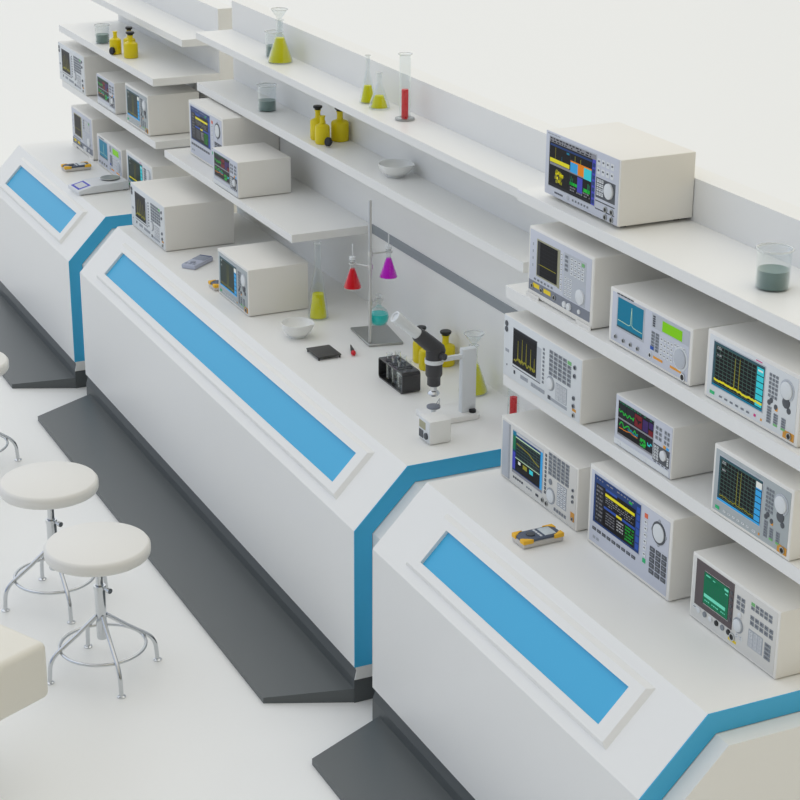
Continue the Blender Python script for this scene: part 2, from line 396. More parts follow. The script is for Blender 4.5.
# --- C / F : grid-screen analysers
def gridscope(label, w, h, d, panel, noisy):
    I = Inst('oscilloscope', label, w, h, d, 'case_white', G_UP, foot=.003, bev=.0035)
    I.panel(.03,.97,.06,.945,panel,.004)
    I.scr(.085,.635,.24,.875,'s_black','panel_grey',.008)
    I.R(0,1,.95,1,'s_frame',2); I.R(0,.04,.04,.95,'s_frame',2); I.R(0,1,0,.05,'s_teal' if noisy else 's_sky',2)
    I.grid(10,10,'s_grid',.05,.84,.08,.94,.007,1)
    for j in range(6): I.R(.86,.99,.07+.14*j,.19+.14*j,'s_cyan' if noisy else 's_sky',3)
    I.R(.86,.99,.8,.94,'s_cyan' if noisy else 's_white',4); I.R(.88,.97,.85,.89,'s_white',5)
    I.R(.85,.86,.05,.95,'s_frame',2)
    I.text(.07,.16,.86,.93,2,'s_text',4,.6); I.text(.08,.16,.7,.76,1,'s_text',4,.7)
    if noisy:
        I.trace(noise(46,.15,.018,.04,.99),'s_yellow',.05,4); I.trace([(.436,.16),(.44,.85),(.444,.16)],'s_olive',.016,5); I.trace([(.526,.16),(.53,.88),(.534,.16)],'s_olive',.016,5)
    else:
        I.trace(noise(40,.13,.02,.05,.84),'s_olive',.02,4); I.trace([(.437,.14),(.44,.88),(.443,.14)],'s_olive',.012,5); I.trace([(.517,.14),(.52,.9),(.523,.14)],'s_olive',.012,5)
    I.done()
    I.part('power_lamp',.07,.12,.1,.145,'green_paint',.003,label='green power lamp')
    I.keys(.16,.52,.1,.15,6,1,'key_grey' if noisy else 'key_light',.5); I.part('magenta_dot',.555,.575,.12,.155,'magenta_paint',.003) if noisy else I.keys(.54,.6,.1,.14,1,1,'key_light',.3)
    I.part('orange_dot',.625,.64,.11,.14,'orange_paint',.003)
    I.part('mark_strip',.535,.6,.905,.92,'magenta_paint' if noisy else 'mark_light',.001)
    I.keys(.68,.78,.5,.85,3,6,'key_grey',.3); I.knob(.87,.72,.026,'panel_white',.012,ring='panel_grey')
    for u,v in ((.7,.43),(.77,.41),(.72,.47)): I.knob(u,v,.008,'key_dark',.003,'button')
    I.knob(.87,.55,.017,'key_dark',.005,'button'); I.knob(.9,.45,.009,'key_dark',.003,'button')
    I.keys(.68,.735,.14,.38,1,6,'key_grey',.25); I.keys(.75,.805,.14,.32,1,5,'key_grey',.25,alt={(0,0):'key_green'}); I.keys(.83,.885,.14,.32,1,5,'key_grey',.25,alt={(0,0):'key_green'})
    I.part('orange_key',.765,.79,.36,.41,'orange_paint',.003)
    I.part('connector_plate',.86,.97,.06,.17,'amber_paint',.002,label='amber connector plate'); I.conn(.925,.115,.011,'steel')
    return I.t
C_ = gridscope('oscilloscope with thick yellow trace and cyan softkeys, right end of second shelf, nearest bench', .46, .215, .34, 'panel_white', True)
C_.location = (1.376,.542,1.6595)
dup(C_,(-4.283,.521,.9505),0,'oscilloscope with yellow trace beside the lime readout on the farthest worktop',G_UP)
F_ = gridscope('oscilloscope with blue softkey column at right end of lowest shelf, nearest bench', .393, .222, .293, 'panel_teal_grey', False)
F_.location = (1.483,.518,1.3275)
dup(F_,(-2.229,.306,.9505),0,'oscilloscope with blue softkey column on middle worktop beside the tall yellow flask',G_UP)
dup(F_,(-4.243,.521,1.3295),0,'oscilloscope with blue softkey column at near end of farthest bench shelf',G_UP)
# --- D : white analyser, dark keypad block
I = Inst('signal_analyzer', 'white analyzer with yellow spikes on black screen at left end of lowest shelf, nearest bench', .543, .234, .37, foot=.003, group=G_UP, bev=.0035)
I.panel(.005,.995,.03,.99,'panel_white')
I.scr(.135,.44,.3,.86,'s_black','key_dark',.004); I.R(0,1,.93,1,'s_dark'); I.grid(10,8,'s_dark',.06,.97,.08,.9)
for a,b in ((.22,.72),(.4,.82),(.58,.78),(.77,.7),(.93,.5)): I.trace([(a-.008,.15),(a,b),(a+.008,.15)],'s_olive',.018)
I.trace(noise(60,.17,.07,.06,.97),'s_olive',.035,4); I.done()
I.part('softkey_field',.445,.5,.26,.8,'panel_grey',.001); I.keys(.515,.55,.27,.85,1,9,'key_grey',.45); I.part('dark_rule',.13,.5,.245,.26,'key_dark',.001)
I.keys(.6,.88,.48,.88,5,6,'key_grey',.22,.003,alt={(4,5):'key_green'}); I.keys(.7,.83,.18,.42,3,4,'key_light',.25,.003)
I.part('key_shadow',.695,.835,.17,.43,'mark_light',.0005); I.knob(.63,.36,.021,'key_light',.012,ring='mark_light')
I.part('drive_slot',.6,.84,.1,.15,'mark_light',.001); I.part('drive_button',.6,.635,.1,.16,'key_dark',.002)
for u,v in ((.04,.87),(.04,.78)): I.knob(u,v,.0105,'key_dark',.004,'button')
for u,v in ((.92,.83),(.92,.7),(.92,.36),(.92,.24)): I.conn(u,v,.008,'key_grey')
I.part('yellow_label',.905,.95,.16,.2,'amber_paint',.002,label='yellow label'); I.conn(.925,.1,.008)
I.keys(.15,.17,.14,.2,1,1,'mark',.1); I.keys(.24,.34,.13,.2,4,1,'mark_light',.2); I.keys(.38,.56,.12,.19,6,1,'mark_light',.2); I.part('marking',.03,.08,.42,.47,'mark_light',.0006); I.part('marking',.05,.06,.2,.23,'mark',.0006)
D_ = I.place(.185,.508,1.3275)
dup(D_,(-5.525,.508,1.3295),0,'white analyzer with dark screen at far end of farthest bench shelf',G_UP)
dup(D_,(-3.507,.297,.9505),0,'white analyzer with dark screen on middle worktop under the shelf end',G_UP)
# --- E : small multicolour scope
I = Inst('vector_analyzer', 'small instrument with green and red cells on black screen, middle of lowest shelf, nearest bench', .338, .178, .272, foot=.003, group=G_UP, bev=.0035)
I.panel(.01,.99,.03,.985,'panel_lavender'); I.part('base_strip',.01,.97,.045,.15,'panel_white',.002)
I.scr(.065,.685,.25,.91,'s_black','panel_grey',.01); I.R(0,1,.93,1,'s_dark'); I.R(0,1,.47,.52,'s_grey')
for (a0,a1,b0,b1,m) in ((.03,.22,.55,.92,'s_dark'),(.24,.45,.55,.92,'s_dark'),(.47,.68,.55,.9,'s_red'),(.7,.85,.55,.88,'s_purple'),(.87,.99,.72,.9,'s_purple'),(.87,.99,.52,.68,'s_red'),(.03,.6,.2,.45,'s_dark'),(.65,.82,.06,.44,'s_dark'),(.85,.99,.06,.44,'s_dark')): I.R(a0,a1,b0,b1,m,2)
for (a0,a1,b) in ((.03,.22,.7),(.24,.45,.7),(.05,.58,.34),(.65,.82,.25),(.65,.82,.14)): I.trace(noise(12,b,.07,a0,a1),'s_green',.035,3)
I.trace(noise(12,.3,.05,.3,.58),'s_teal',.05,4); I.trace(noise(9,.25,.06,.86,.98),'s_cyan',.035,4); I.trace(noise(8,.72,.08,.5,.66),'s_black',.05,4)
I.text(.04,.95,.93,1,1,'s_dgreen',3); I.trace(noise(12,.24,.03,.05,.58),'s_orange',.02,5); I.R(0,1,0,.05,'s_grey',2); I.done()
I.keys(.71,.83,.6,.88,2,3,'key_grey',.3,.002); I.keys(.86,.96,.6,.88,2,3,'key_grey',.3,.002)
I.part('key_field',.69,.97,.2,.52,'key_dark',.001); I.keys(.7,.79,.22,.5,2,5,'key_light',.3); I.knob(.875,.39,.017,'key_light',.012); I.keys(.93,.96,.23,.4,1,2,'key_light',.2)
I.part('orange_key',.86,.9,.53,.58,'orange_paint',.003); I.part('blue_key',.91,.95,.53,.57,'s_sky',.003); I.keys(.7,.96,.165,.195,4,1,'mark',.4,.001)
I.part('latch',.09,.13,.06,.11,'key_light',.005); I.part('latch',.56,.59,.06,.11,'key_light',.005)
E_ = I.place(.907,.531,1.3275)
dup(E_,(-4.777,.519,1.3295),0,'small instrument with green and red cells between two others on farthest bench shelf',G_UP)
dup(E_,(-2.767,.492,1.3355),0,'small instrument with green and red cells near the yellow-barred analyzer on middle bench shelf',G_UP)
# --- G : analyser with grey side column
I = Inst('spectrum_analyzer', 'analyzer with grey side column at left end of nearest worktop, behind the multimeter', .545, .235, .37, foot=.003, group=G_UP, bev=.0035)
I.panel(.015,.985,.03,.975,'panel_offwhite'); I.part('side_column',.03,.115,.05,.95,'panel_grey',.003,.002); I.part('side_groove',.118,.135,.05,.95,'mark_light',.0008)
I.scr(.17,.565,.22,.9,'s_navy','panel_grey',.006)
I.R(.0,.1,.55,.95,'s_dgreen'); I.R(.0,.1,.1,.5,'s_periwinkle'); I.R(.93,1,.05,.95,'s_sky'); I.R(.1,.92,.08,.9,'s_black',2); I.R(.1,.92,.38,.4,'s_pale',3); I.R(.1,.92,.87,.9,'s_pale',3)
I.R(.13,.9,.42,.84,'s_dark',3); I.grid(8,6,'s_grid',.13,.9,.42,.84,.006,4); I.trace([(.13,.74),(.35,.72),(.55,.69),(.75,.6),(.9,.56)],'s_olive',.025,5)
I.R(.2,.28,.27,.34,'s_white',3); I.R(.36,.5,.24,.34,'s_olive',3); I.R(.58,.7,.24,.34,'s_cyan',3); I.R(0,1,.95,1,'s_text',2); I.R(0,.12,.9,1,'s_teal',3); I.R(0,1,0,.06,'s_grey',2); I.done()
I.keys(.59,.62,.24,.9,1,10,'key_dark',.35); I.keys(.635,.9,.6,.96,5,6,'key_grey',.2)
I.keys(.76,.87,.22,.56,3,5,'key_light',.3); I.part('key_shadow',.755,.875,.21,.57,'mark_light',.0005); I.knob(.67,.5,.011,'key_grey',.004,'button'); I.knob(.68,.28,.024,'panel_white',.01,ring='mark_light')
I.keys(.72,.88,.08,.15,5,1,'key_grey',.3); I.part('yellow_label',.93,.975,.13,.27,'amber_paint',.002,label='amber label'); I.conn(.955,.17,.007,'steel')
for v in (.62,.52,.44): I.conn(.95,v,.006,'key_grey')
I.keys(.18,.32,.12,.17,5,1,'mark',.4); I.keys(.36,.44,.11,.16,3,1,'key_grey',.5); I.keys(.48,.53,.1,.15,1,1,'mark',.3); I.conn(.58,.12,.009); I.conn(.63,.11,.009)
I.place(.217,.490,.9505)
# --- H : power analyser with yellow bar
I = Inst('power_analyzer', 'blue-screened power analyzer with round selector ring in middle of nearest worktop', .5, .286, .300, foot=.003, group=G_UP, bev=.0035)
I.panel(.028,.97,.05,.95,'panel_lavender')
I.scr(.07,.64,.32,.92,'s_navy','panel_grey',.006)
I.R(.04,.9,.04,.84,'s_black',2); I.R(.04,.22,.04,.84,'s_dark',3); I.text(.06,.2,.08,.82,9,'s_grey',4,.45); I.R(.25,.5,.8,.85,'s_blue',3); I.R(.25,.88,.69,.75,'s_yellow',4); I.text(.26,.86,.5,.68,4,'s_grey',4,.4)
I.R(.23,.9,.42,.47,'s_blue',3); I.R(.5,.62,.42,.47,'s_yellow',4); I.R(.27,.48,.1,.38,'s_dark',3); I.text(.28,.47,.11,.38,5,'s_grey',4,.4); I.text(.52,.66,.14,.38,4,'s_text',4,.5); I.text(.7,.88,.08,.4,5,'s_green',4,.5)
for j in range(6): I.R(.92,.99,.06+.15*j,.18+.15*j,'s_blue',3)
I.text(.05,.85,.9,.98,1,'s_grey',3,.3); I.R(.75,.82,.88,.92,'s_green',4); I.done()
I.keys(.06,.61,.21,.26,9,1,'key_dark',.28,.003); I.keys(.07,.16,.1,.15,2,1,'mark_light',.3,.0008,'marking')
I.keys(.68,.73,.25,.88,1,8,'key_light',.35,.004,alt={(0,7):'coral_paint',(0,0):'green_paint'})
I.knob(.855,.74,.031,'panel_white',.008,'selector_ring',ring='key_dark')
for du,dv in ((.075,0),(-.075,0),(0,.14),(0,-.14)): I.knob(.855+du,.74+dv,.007,'mark_light',.003,'arrow_key')
I.keys(.76,.965,.26,.53,3,4,'key_dark',.22,.004); I.keys(.76,.965,.19,.255,3,1,'key_dark',.22,.004)
H_ = I.place(.835,.490,.9505)
dup(H_,(-3.374,.586,1.3355),0,'blue-screened analyzer with yellow bar at far end of middle bench shelf',G_UP)
# --- I : green screen
I = Inst('spectrum_analyzer', 'off-white instrument with green phosphor screen at right end of nearest worktop', .449, .222, .35, foot=.003, group=G_UP, bev=.0035)
I.panel(.02,.975,.05,.965,'panel_offwhite',.004)
I.scr(.155,.445,.36,.83,'s_dgreen','black',.004)
I.R(.05,.9,.2,.9,'s_dgreen'); I.grid(10,1,'s_frame',.08,.9,.3,.85,.014,1); I.R(.04,.9,.22,.33,'s_mint',3); I.text(.08,.9,.08,.16,1,'s_mint',3,.5); I.R(.08,.25,.91,.95,'s_mint',3); I.R(.82,.98,.86,.93,'s_mint',3); I.R(.86,.97,.75,.79,'s_mint',3); I.R(.35,.45,.88,.91,'s_mint',3); I.done()
bz = MB()
for a in ((.06,.5,.85,.95),(.06,.5,.26,.34),(.06,.155,.34,.85),(.455,.5,.34,.85)): I.bx(bz, *a, -.003, 'bezel_brown')
bz.build('screen_surround', I.p)['label'] = 'dark brown screen surround'
for v in (.4,.5,.6,.7,.8): I.knob(.478,v,.006,'key_dark',.006,'button')
for u,m in ((.12,'key_light'),(.19,'key_grey'),(.26,'key_light'),(.33,'black'),(.4,'key_grey'),(.47,'black')): I.knob(u,.2,.009,m,.007)
I.keys(.04,.1,.19,.23,1,1,'key_light',.1); I.conn(.515,.17,.013,'chrome'); I.part('yellow_label',.47,.56,.095,.135,'yellow_paint',.002,label='yellow label')
I.keys(.53,.63,.62,.84,2,3,'key_grey',.25); I.keys(.69,.93,.76,.88,5,2,'key_grey',.25,alt={(0,1):'key_green'}); I.keys(.69,.95,.53,.69,5,2,'key_grey',.25)
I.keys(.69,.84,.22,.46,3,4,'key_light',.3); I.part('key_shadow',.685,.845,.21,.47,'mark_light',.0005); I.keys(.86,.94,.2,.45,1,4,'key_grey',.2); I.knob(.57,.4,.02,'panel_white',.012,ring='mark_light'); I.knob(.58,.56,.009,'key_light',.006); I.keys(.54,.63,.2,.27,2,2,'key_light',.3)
I.place(1.434,.502,.9505)
# ------------------------------------------------------------------ stools
def make_stool(label):
    t = thing('lab_stool', label, 'stool', (0,0,0), 0, 'round lab stools')
    MB().lathe([(0,.508),(.188,.508),(.200,.514),(.204,.522),(.204,.549),(.196,.560),(.190,.562),(.0,.562)], (0,0,0), 'seat_white', 64).build('seat', t)
    MB().lathe([(0,.509),(.06,.509),(.06,.5),(.014,.495),(.014,.33),(0,.33)], (0,0,0), 'chrome', 20).build('spindle', t)
    MB().lathe([(0,.15),(.019,.15),(.021,.155),(.021,.365),(.024,.366),(.024,.38),(.016,.38),(.016,.34)], (0,0,0), 'chrome', 24).build('column', t)
    MB().tube([(.018,.01,.372),(.045,.02,.374)], .006, 'chrome').lathe([(.011,0),(.011,.014),(0,.014)], (.044,.02,.374), 'chrome', 14, (1,.4,0)).build('height_knob', t)
    MB().tube([(.168*math.cos(2*PI*k/56), .168*math.sin(2*PI*k/56), .120) for k in range(56)], .0065, 'chrome', 10, True).build('foot_ring', t)
    for k in range(4):
        a = k*PI/2; c, s = math.cos(a), math.sin(a)
        pts = [(.02,.250),(.10,.185)]+[(p[0],p[1]) for p in arcpts((.10,.185,0),(.213,.102,0),(.22,.01,0),.045,8)]+[(.22,.004)]
        lg = MB().tube([(r*c, r*s, z) for r, z in pts], .0085, 'chrome', 12).build('leg', t)
        MB().lathe([(0,0),(.017,0),(.017,.004),(.009,.008),(0,.009)], (.22*c,.22*s,.0), 'chrome', 18).build('foot_pad', lg)
    return t
st = make_stool('round white stool on chrome legs, nearest of the three, beside the white padded block')
st.location = (-.638,-.795,0)
dup(st,(-1.308,-.798,0),0,'round white stool on chrome legs, second along, partly behind the nearest stool','round lab stools')
dup(st,(-2.868,-.77,0),0,'round white stool cut off by the left edge of the photo','round lab stools')
# padded block at the lower left, on a pedestal
t = thing('padded_seat', 'white padded block seat cut off at the lower left corner', 'seat', (.04,-1.178,.006), 0)
rz = math.atan2(-.89,.45)
def seatpart(mb, n):
    o = mb.build(n, t); o.rotation_euler = (0,0,rz); return o
seatpart(MB().box(0,.55,-.55,0,.33,.55,'upholstery',.028,6), 'cushion')
seatpart(MB().lathe([(.035,.02),(.03,.06),(.03,.33)], (.3,-.3,0), 'chrome', 24), 'pedestal')
seatpart(MB().lathe([(0,0),(.17,0),(.17,.012),(.05,.025),(0,.025)], (.3,-.3,0), 'chrome', 40), 'base')
# ------------------------------------------------------------------ glassware
def rimmat():
    m = bpy.data.materials.new('glass_rim'); m.use_nodes = True; nt = m.node_tree; b = nt.nodes['Principled BSDF']
    b.inputs['Base Color'].default_value = (.8,.83,.82,1); b.inputs['Roughness'].default_value = .15; b.inputs['Alpha'].default_value = .45; MATS['glass_rim'] = m
rimmat()
def rim(t, outer):
    r_, h_ = outer[-1]; w = max(.0014, min(.003, r_*.06))
    MB().tube([((r_-w*.6)*math.cos(2*PI*k/40), (r_-w*.6)*math.sin(2*PI*k/40), h_) for k in range(40)], w, 'glass_rim', 8, True).build('rim', t)
def shell(outer, th, base=.004):
    inn = [(max(r-th,.0005), h) for r, h in outer if h > base]
    inn = [(inn[0][0]*1.0, base)] + inn if outer[0][1] < base else inn
    return [(0,0)]+outer+inn[::-1]+[(0,inn[0][1])]
def interp(outer, z):
    for (r0,z0),(r1,z1) in zip(outer, outer[1:]):
        if z0 <= z <= z1 and z1 > z0: return r0+(r1-r0)*(z-z0)/(z1-z0)
    return outer[-1][0]
def liquid(outer, lvl, gap, base=.005, rmax=None):
    zs = [base]+[z for r, z in outer if base+.002 < z < lvl]+[lvl]
    f = lambda z: min(interp(outer,z)-gap, rmax or 9)
    return [(0,base)]+[(f(z),z) for z in zs]+[(0,lvl)]
def vessel(name, label, cat, outer, loc, lvl, liq, gap=.004, group=None, th=.0022, liqrmax=None, n=36):
    t = thing(name, label, cat, loc, 0, group)
    flat(MB().lathe(shell(outer, th), (0,0,0), 'glass', n)).build('glass_body', t)
    rim(t, outer)
    if liq: MB().lathe(liquid(outer, lvl, gap, rmax=liqrmax), (0,0,0), liq, n).build('liquid', t)['label'] = liq.split('_')[1]+' liquid'
    return t
ERL = [(.054,0),(.0595,.003),(.060,.010),(.022,.125),(.017,.14),(.017,.196),(.021,.201)]
def cone(rb, rn, h, neck, lip=1.3): return [(rb*.92,0),(rb,.003),(rb,.008),(rn*1.15,h-neck),(rn,h-neck+.008),(rn,h-.004),(rn*lip,h)]
def beaker(r, h): return [(r*.92,0),(r,.005),(r,h-.006),(r*1.04,h-.002),(r*1.08,h)]
def funnel(label, loc):
    t = thing('glass_funnel', label, 'funnel', loc, 0, 'glass funnels in flasks')
    flat(MB().lathe([(.006,-.06),(.006,-.005),(.04,.04),(.0415,.04),(.008,-.007),(.0075,-.06)], (0,0,0), 'glass', 32, closed=True)).build('cone', t); rim(t, [(.041,.04)])
# top shelf of the middle bench
zt = 1.9385
vessel('erlenmeyer_flask','conical flask of yellow liquid with a funnel, at the far end of the top shelf','flask',ERL,(-2.595,.785,zt),.117,'liquid_yellow',.003,'yellow liquid flasks')
funnel('clear glass funnel standing in the conical flask on the top shelf',(-2.595,.785,zt+.212))
vessel('beaker','glass beaker of grey liquid half hidden behind the yellow conical flask','beaker',beaker(.043,.12),(-2.735,.812,zt),.055,'liquid_grey',.003,'beakers of grey liquid')
vessel('erlenmeyer_flask','taller narrow-necked flask of yellow liquid, beside the shorter flask on top shelf','flask',cone(.038,.010,.205,.07),(-1.608,.794,zt),.075,'liquid_yellow',.008,'yellow liquid flasks')
vessel('erlenmeyer_flask','shorter conical flask of yellow liquid between the taller flask and the cylinder','flask',cone(.047,.012,.152,.05),(-1.486,.792,zt),.055,'liquid_yellow',.012,'yellow liquid flasks')
def cylinder(label, loc):
    o = [(.038,0),(.04,.003),(.04,.007),(.024,.012),(.0235,.27),(.03,.276)]
    t = vessel('measuring_cylinder',label,'measuring cylinder',o,loc,.128,'liquid_red',.004,'measuring cylinders of red liquid',liqrmax=.0145)
    flat(MB().lathe([(.041,.001),(.042,.004),(.041,.008),(.03,.009)],(0,0,0),'steel',36)).build('foot_ring',t)
cylinder('tall measuring cylinder of red liquid standing on the top shelf',(-1.241,.796,zt))
cylinder('measuring cylinder of red liquid peeking between the two nearest instruments on the left',(-.165,.752,.9505))
# middle shelf of the middle bench
zm = 1.6765
def bottle(name, label, loc, r, h, capped, group='yellow reagent bottles'):
    t = thing(name, label, 'bottle', loc, 0, group)
    b = h*.68
    MB().lathe([(0,0),(r*.9,0),(r,.006),(r,b-.012),(r*.92,b-.004),(r*.38,b+.006),(r*.34,b+.012),(r*.34,h-.006),(r*.42,h-.004),(r*.42,h),(0,h)], (0,0,0), 'yellow_glass', 32).build('glass_body', t)
    if capped: MB().lathe([(0,h),(r*.38,h),(r*.4,h+.004),(r*.58,h+.009),(r*.60,h+.016),(r*.54,h+.019),(0,h+.02)], (0,0,0), 'black', 24).build('stopper', t)['label'] = 'black stopper'
    return t
def loosecap(label, loc):
    o = MB().lathe([(0,0),(.011,0),(.012,.006),(.021,.012),(.021,.021),(.018,.024),(0,.024)], (0,0,0), 'black', 24, (.35,-1,.25)).build('bottle_stopper'); o.location = loc
    tag(o, label, 'stopper', 'loose black stoppers')
bottle('reagent_bottle','black-stoppered yellow bottle behind the open one on middle bench shelf',(-2.085,.76,zm),.036,.137,True)
bottle('reagent_bottle','open yellow bottle beside a loose black stopper on middle bench shelf',(-1.998,.745,zm),.034,.128,False)
bottle('reagent_bottle','wide black-stoppered yellow bottle by the back panel on middle bench shelf',(-2.02,.842,zm),.041,.137,True)
loosecap('loose black stopper lying on the middle bench shelf beside yellow bottles',(-1.925,.755,zm+.021))
vessel('beaker','glass beaker of grey liquid on middle bench shelf above the small instrument','beaker',beaker(.0455,.125),(-2.738,.770,zm),.052,'liquid_grey',.003,'beakers of grey liquid')
def dish(label, loc, r, h, name='evaporating_dish', rz=0):
    mb = MB(); prof = [(0,0),(r*.46,0),(r*.48,.004),(r*.47,.009),(r*.66,h*.22),(r*.85,h*.47),(r*.95,h*.75),(r*.98,h*.95),(r,h),(r*.95,h),(r*.91,h*.82),(r*.8,h*.5),(r*.55,h*.26),(0,h*.18)]
    mb.lathe(prof, (0,0,0), 'ceramic', 40)
    mb.v = [(x+.09*r*math.exp(-((math.atan2(y,x))/.28)**2)*(z/h)**3*math.cos(0), y, z-.08*h*math.exp(-((math.atan2(y,x))/.28)**2)*(z/h)**3) for x, y, z in mb.v]
    o = mb.build(name); o.location = loc; o.rotation_euler = (0,0,rz); tag(o, label, 'bowl', 'white porcelain bowls')
dish('white porcelain bowl alone on the middle bench shelf',(-1.325,.795,zm),.076,.056,rz=.9)
dish('white porcelain bowl on the middle worktop in front of the tall flask',(-1.500,.402,.9505),.073,.068,rz=1.0)
# farthest bench shelf
zl = 1.6685
vessel('beaker','glass beaker of grey liquid on the farthest bench shelf','beaker',beaker(.041,.105),(-4.812,.576,zl),.052,'liquid_grey',.003,'beakers of grey liquid')
bottle('reagent_bottle','open yellow bottle on the farthest bench shelf next to two stoppered ones',(-4.47,.547,zl),.033,.126,False)
bottle('reagent_bottle','black-stoppered yellow bottle mostly hidden behind another on the farthest bench shelf',(-4.415,.612,zl),.034,.136,True)
bottle('reagent_bottle','black-stoppered yellow bottle in front of its hidden twin on the farthest bench shelf',(-4.33,.591,zl),.040,.125,True)
loosecap('loose black stopper at the front edge of the farthest bench shelf',(-4.45,.533,zl+.019))
# nearest bench top shelf
vessel('beaker','wide glass beaker of grey-green liquid on the highest shelf, near bench','beaker',beaker(.051,.12),(1.463,.697,2.0055),.058,'liquid_grey',.004,'beakers of grey liquid')
# middle worktop
zw = .9505
TALL = [(.043,0),(.0475,.004),(.0475,.014),(.026,.19),(.017,.215),(.0155,.235),(.0145,.345),(.018,.352)]
vessel('conical_flask','tall long-necked flask of yellow liquid on middle worktop beside an oscilloscope','flask',TALL,(-1.703,.590,zw),.116,'liquid_yellow',.010,'yellow liquid flasks')
vessel('erlenmeyer_flask','conical flask of yellow liquid with a funnel, behind the microscope column','flask',ERL,(-.575,.792,zw),.117,'liquid_yellow',.003,'yellow liquid flasks')
funnel('clear glass funnel standing in the flask behind the microscope',(-.575,.792,zw+.212))
bottle('reagent_bottle','black-stoppered yellow bottle behind the microscope eyepiece',(-.991,.760,zw),.036,.137,True)
bottle('reagent_bottle','open yellow bottle directly behind the black microscope tube',(-.900,.742,zw),.034,.128,False)
bottle('reagent_bottle','black-stoppered yellow bottle between microscope tube and column, by back panel',(-.913,.836,zw),.041,.132,True)
# retort stand
t = thing('retort_stand','steel retort stand with three clamps on middle worktop','retort stand',(-1.36,.725,zw))
def L(x,y,z): return (x+1.36, y-.725, z-zw)
MB().prism([L(-1.492,.655,0)[:2],L(-1.245,.632,0)[:2],L(-1.215,.785,0)[:2],L(-1.46,.822,0)[:2]], 0, .011, 'steel', 'z', .002, 1).build('base_plate', t)
px, py = -1.275, .652
MB().lathe([(0,.011),(.0072,.011),(.0072,.644),(.005,.647),(0,.647)], L(px,py,zw), 'rod_steel', 18).build('rod', t)
def clamp(pos, rr):
    """arm from the rod to an open ring around a flask neck"""
    c = Vector(pos); p = Vector((px,py,pos[2])); d = (c-p).normalized(); e = c-d*rr; s0 = p+d*.0075
    mb = MB().tube([L(*s0),L(*e)], .0035, 'rod_steel', 10)
    a0 = math.atan2(-d.y,-d.x)
    mb.tube([L(c.x+rr*math.cos(a0+2*PI*k/24), c.y+rr*math.sin(a0+2*PI*k/24), c.z) for k in range(24)], .0028, 'rod_steel', 8, True)
    b = mb.build('clamp', t)
    MB().lathe([(.0074,-.010),(.0115,-.010),(.0115,.010),(.0074,.010)], L(px,py,pos[2]), 'rod_steel', 16).build('boss', b)
R_ = (-1.348,.602,1.193); P_ = (-1.270,.737,1.246); T_ = (-1.297,.7035,1.030)
clamp((R_[0],R_[1],R_[2]+.112), .0148); clamp((P_[0],P_[1],P_[2]+.116), .0148); clamp((T_[0],T_[1],T_[2]+.112), .0172)
FL = [(.036,0),(.040,.003),(.040,.008),(.0125,.088),(.0105,.095),(.0105,.125),(.0125,.128)]
def hung(label, pos, liq, lvl):
    t = vessel('erlenmeyer_flask',label,'flask',FL,pos,lvl,liq,.002,'flasks clamped on the retort stand')
    MB().lathe([(0,.121),(.0098,.121),(.0115,.129),(.014,.130),(.014,.142),(0,.143)], (0,0,0), 'panel_white', 20).build('stopper', t)
    MB().tube([(0,0,.14),(0,0,.20)], .0028, 'panel_white', 10).build('thermometer', t)
hung('small flask of red liquid clamped to the retort stand',R_,'liquid_red',.088)
hung('small flask of purple liquid clamped to the retort stand',P_,'liquid_purple',.088)
RB = [(.024,0),(.033,.003),(.042,.016),(.0455,.034),(.043,.053),(.031,.071),(.014,.082),(.0115,.088),(.0115,.13),(.014,.134)]
vessel('round_bottom_flask','round-bottomed flask of turquoise liquid clamped low on the retort stand','flask',RB,T_,.05,'liquid_teal',.002,'flasks clamped on the retort stand')
# black tile and dropper
t = thing('square_stand','low square black stand on the middle worktop beside the bowl','stand',(-1.24,.417,zw))
MB().box(-.066,.066,-.054,.054,.010,.017,'mat_black',.002).build('top', t)
for sx in (-1,1):
    for sy in (-1,1): MB().cyl((sx*.06,sy*.048,0),.004,.0105,'black',10).build('leg', t)
t = thing('dropper','small black dropper with a red end lying on middle worktop','dropper',(-1.215,.54,zw+.0112))
dv = Vector((.95,-.3,0)).normalized()
MB().lathe([(0,-.062),(.003,-.06),(.006,-.02),(.0085,.0),(.0085,.03),(0,.03)], (0,0,0), 'black', 16, dv).build('stem', t)
MB().lathe([(.0085,.03),(.0105,.034),(.0105,.046),(.006,.053),(0,.054)], (0,0,0), 'red_paint', 18, dv).build('bulb', t)['label'] = 'red end'
# test tube rack
t = thing('test_tube_rack','black open test tube rack with clear tubes on middle worktop','test tube rack',(-.780,.556,zw))
w2, dd, hh, th, rr = .115, .041, .09, .006, .014
def rrect(a,b,c,d,r,n=5):
    out = []
    for cx,cy,s in ((c-r,b+r,-90),(c-r,d-r,0),(a+r,d-r,90),(a+r,b+r,180)):
        out += [(cx+r*math.cos(math.radians(s+90*i/n)), cy+r*math.sin(math.radians(s+90*i/n))) for i in range(n+1)]
    return out
O = rrect(-w2,0,w2,hh,rr); N_ = rrect(-w2+th,th,w2-th,hh-th,rr-th)
rk = MB(); n = len(O); vs = []; fs = []
for y in (-dd,dd): vs += [(p[0],y,p[1]) for p in O]+[(p[0],y,p[1]) for p in N_]
for i in range(n):
    j = (i+1) % n
    fs += [(i,j,n+j,n+i),(2*n+i,3*n+i,3*n+j,2*n+j),(i,2*n+i,2*n+j,j),(n+i,n+j,3*n+j,3*n+i)]
rk.add(vs, fs, 'rack_black'); rk.build('frame', t)
holes = MB()
spots = [(-.054+.054*i, -.019+.038*j) for i in range(3) for j in range(2)]
for x, y in spots: holes.lathe([(.0165,.0898),(.0165,.0915),(.0135,.0915)], (x,y,0), 'black', 20)
holes.build('hole_rim', t)
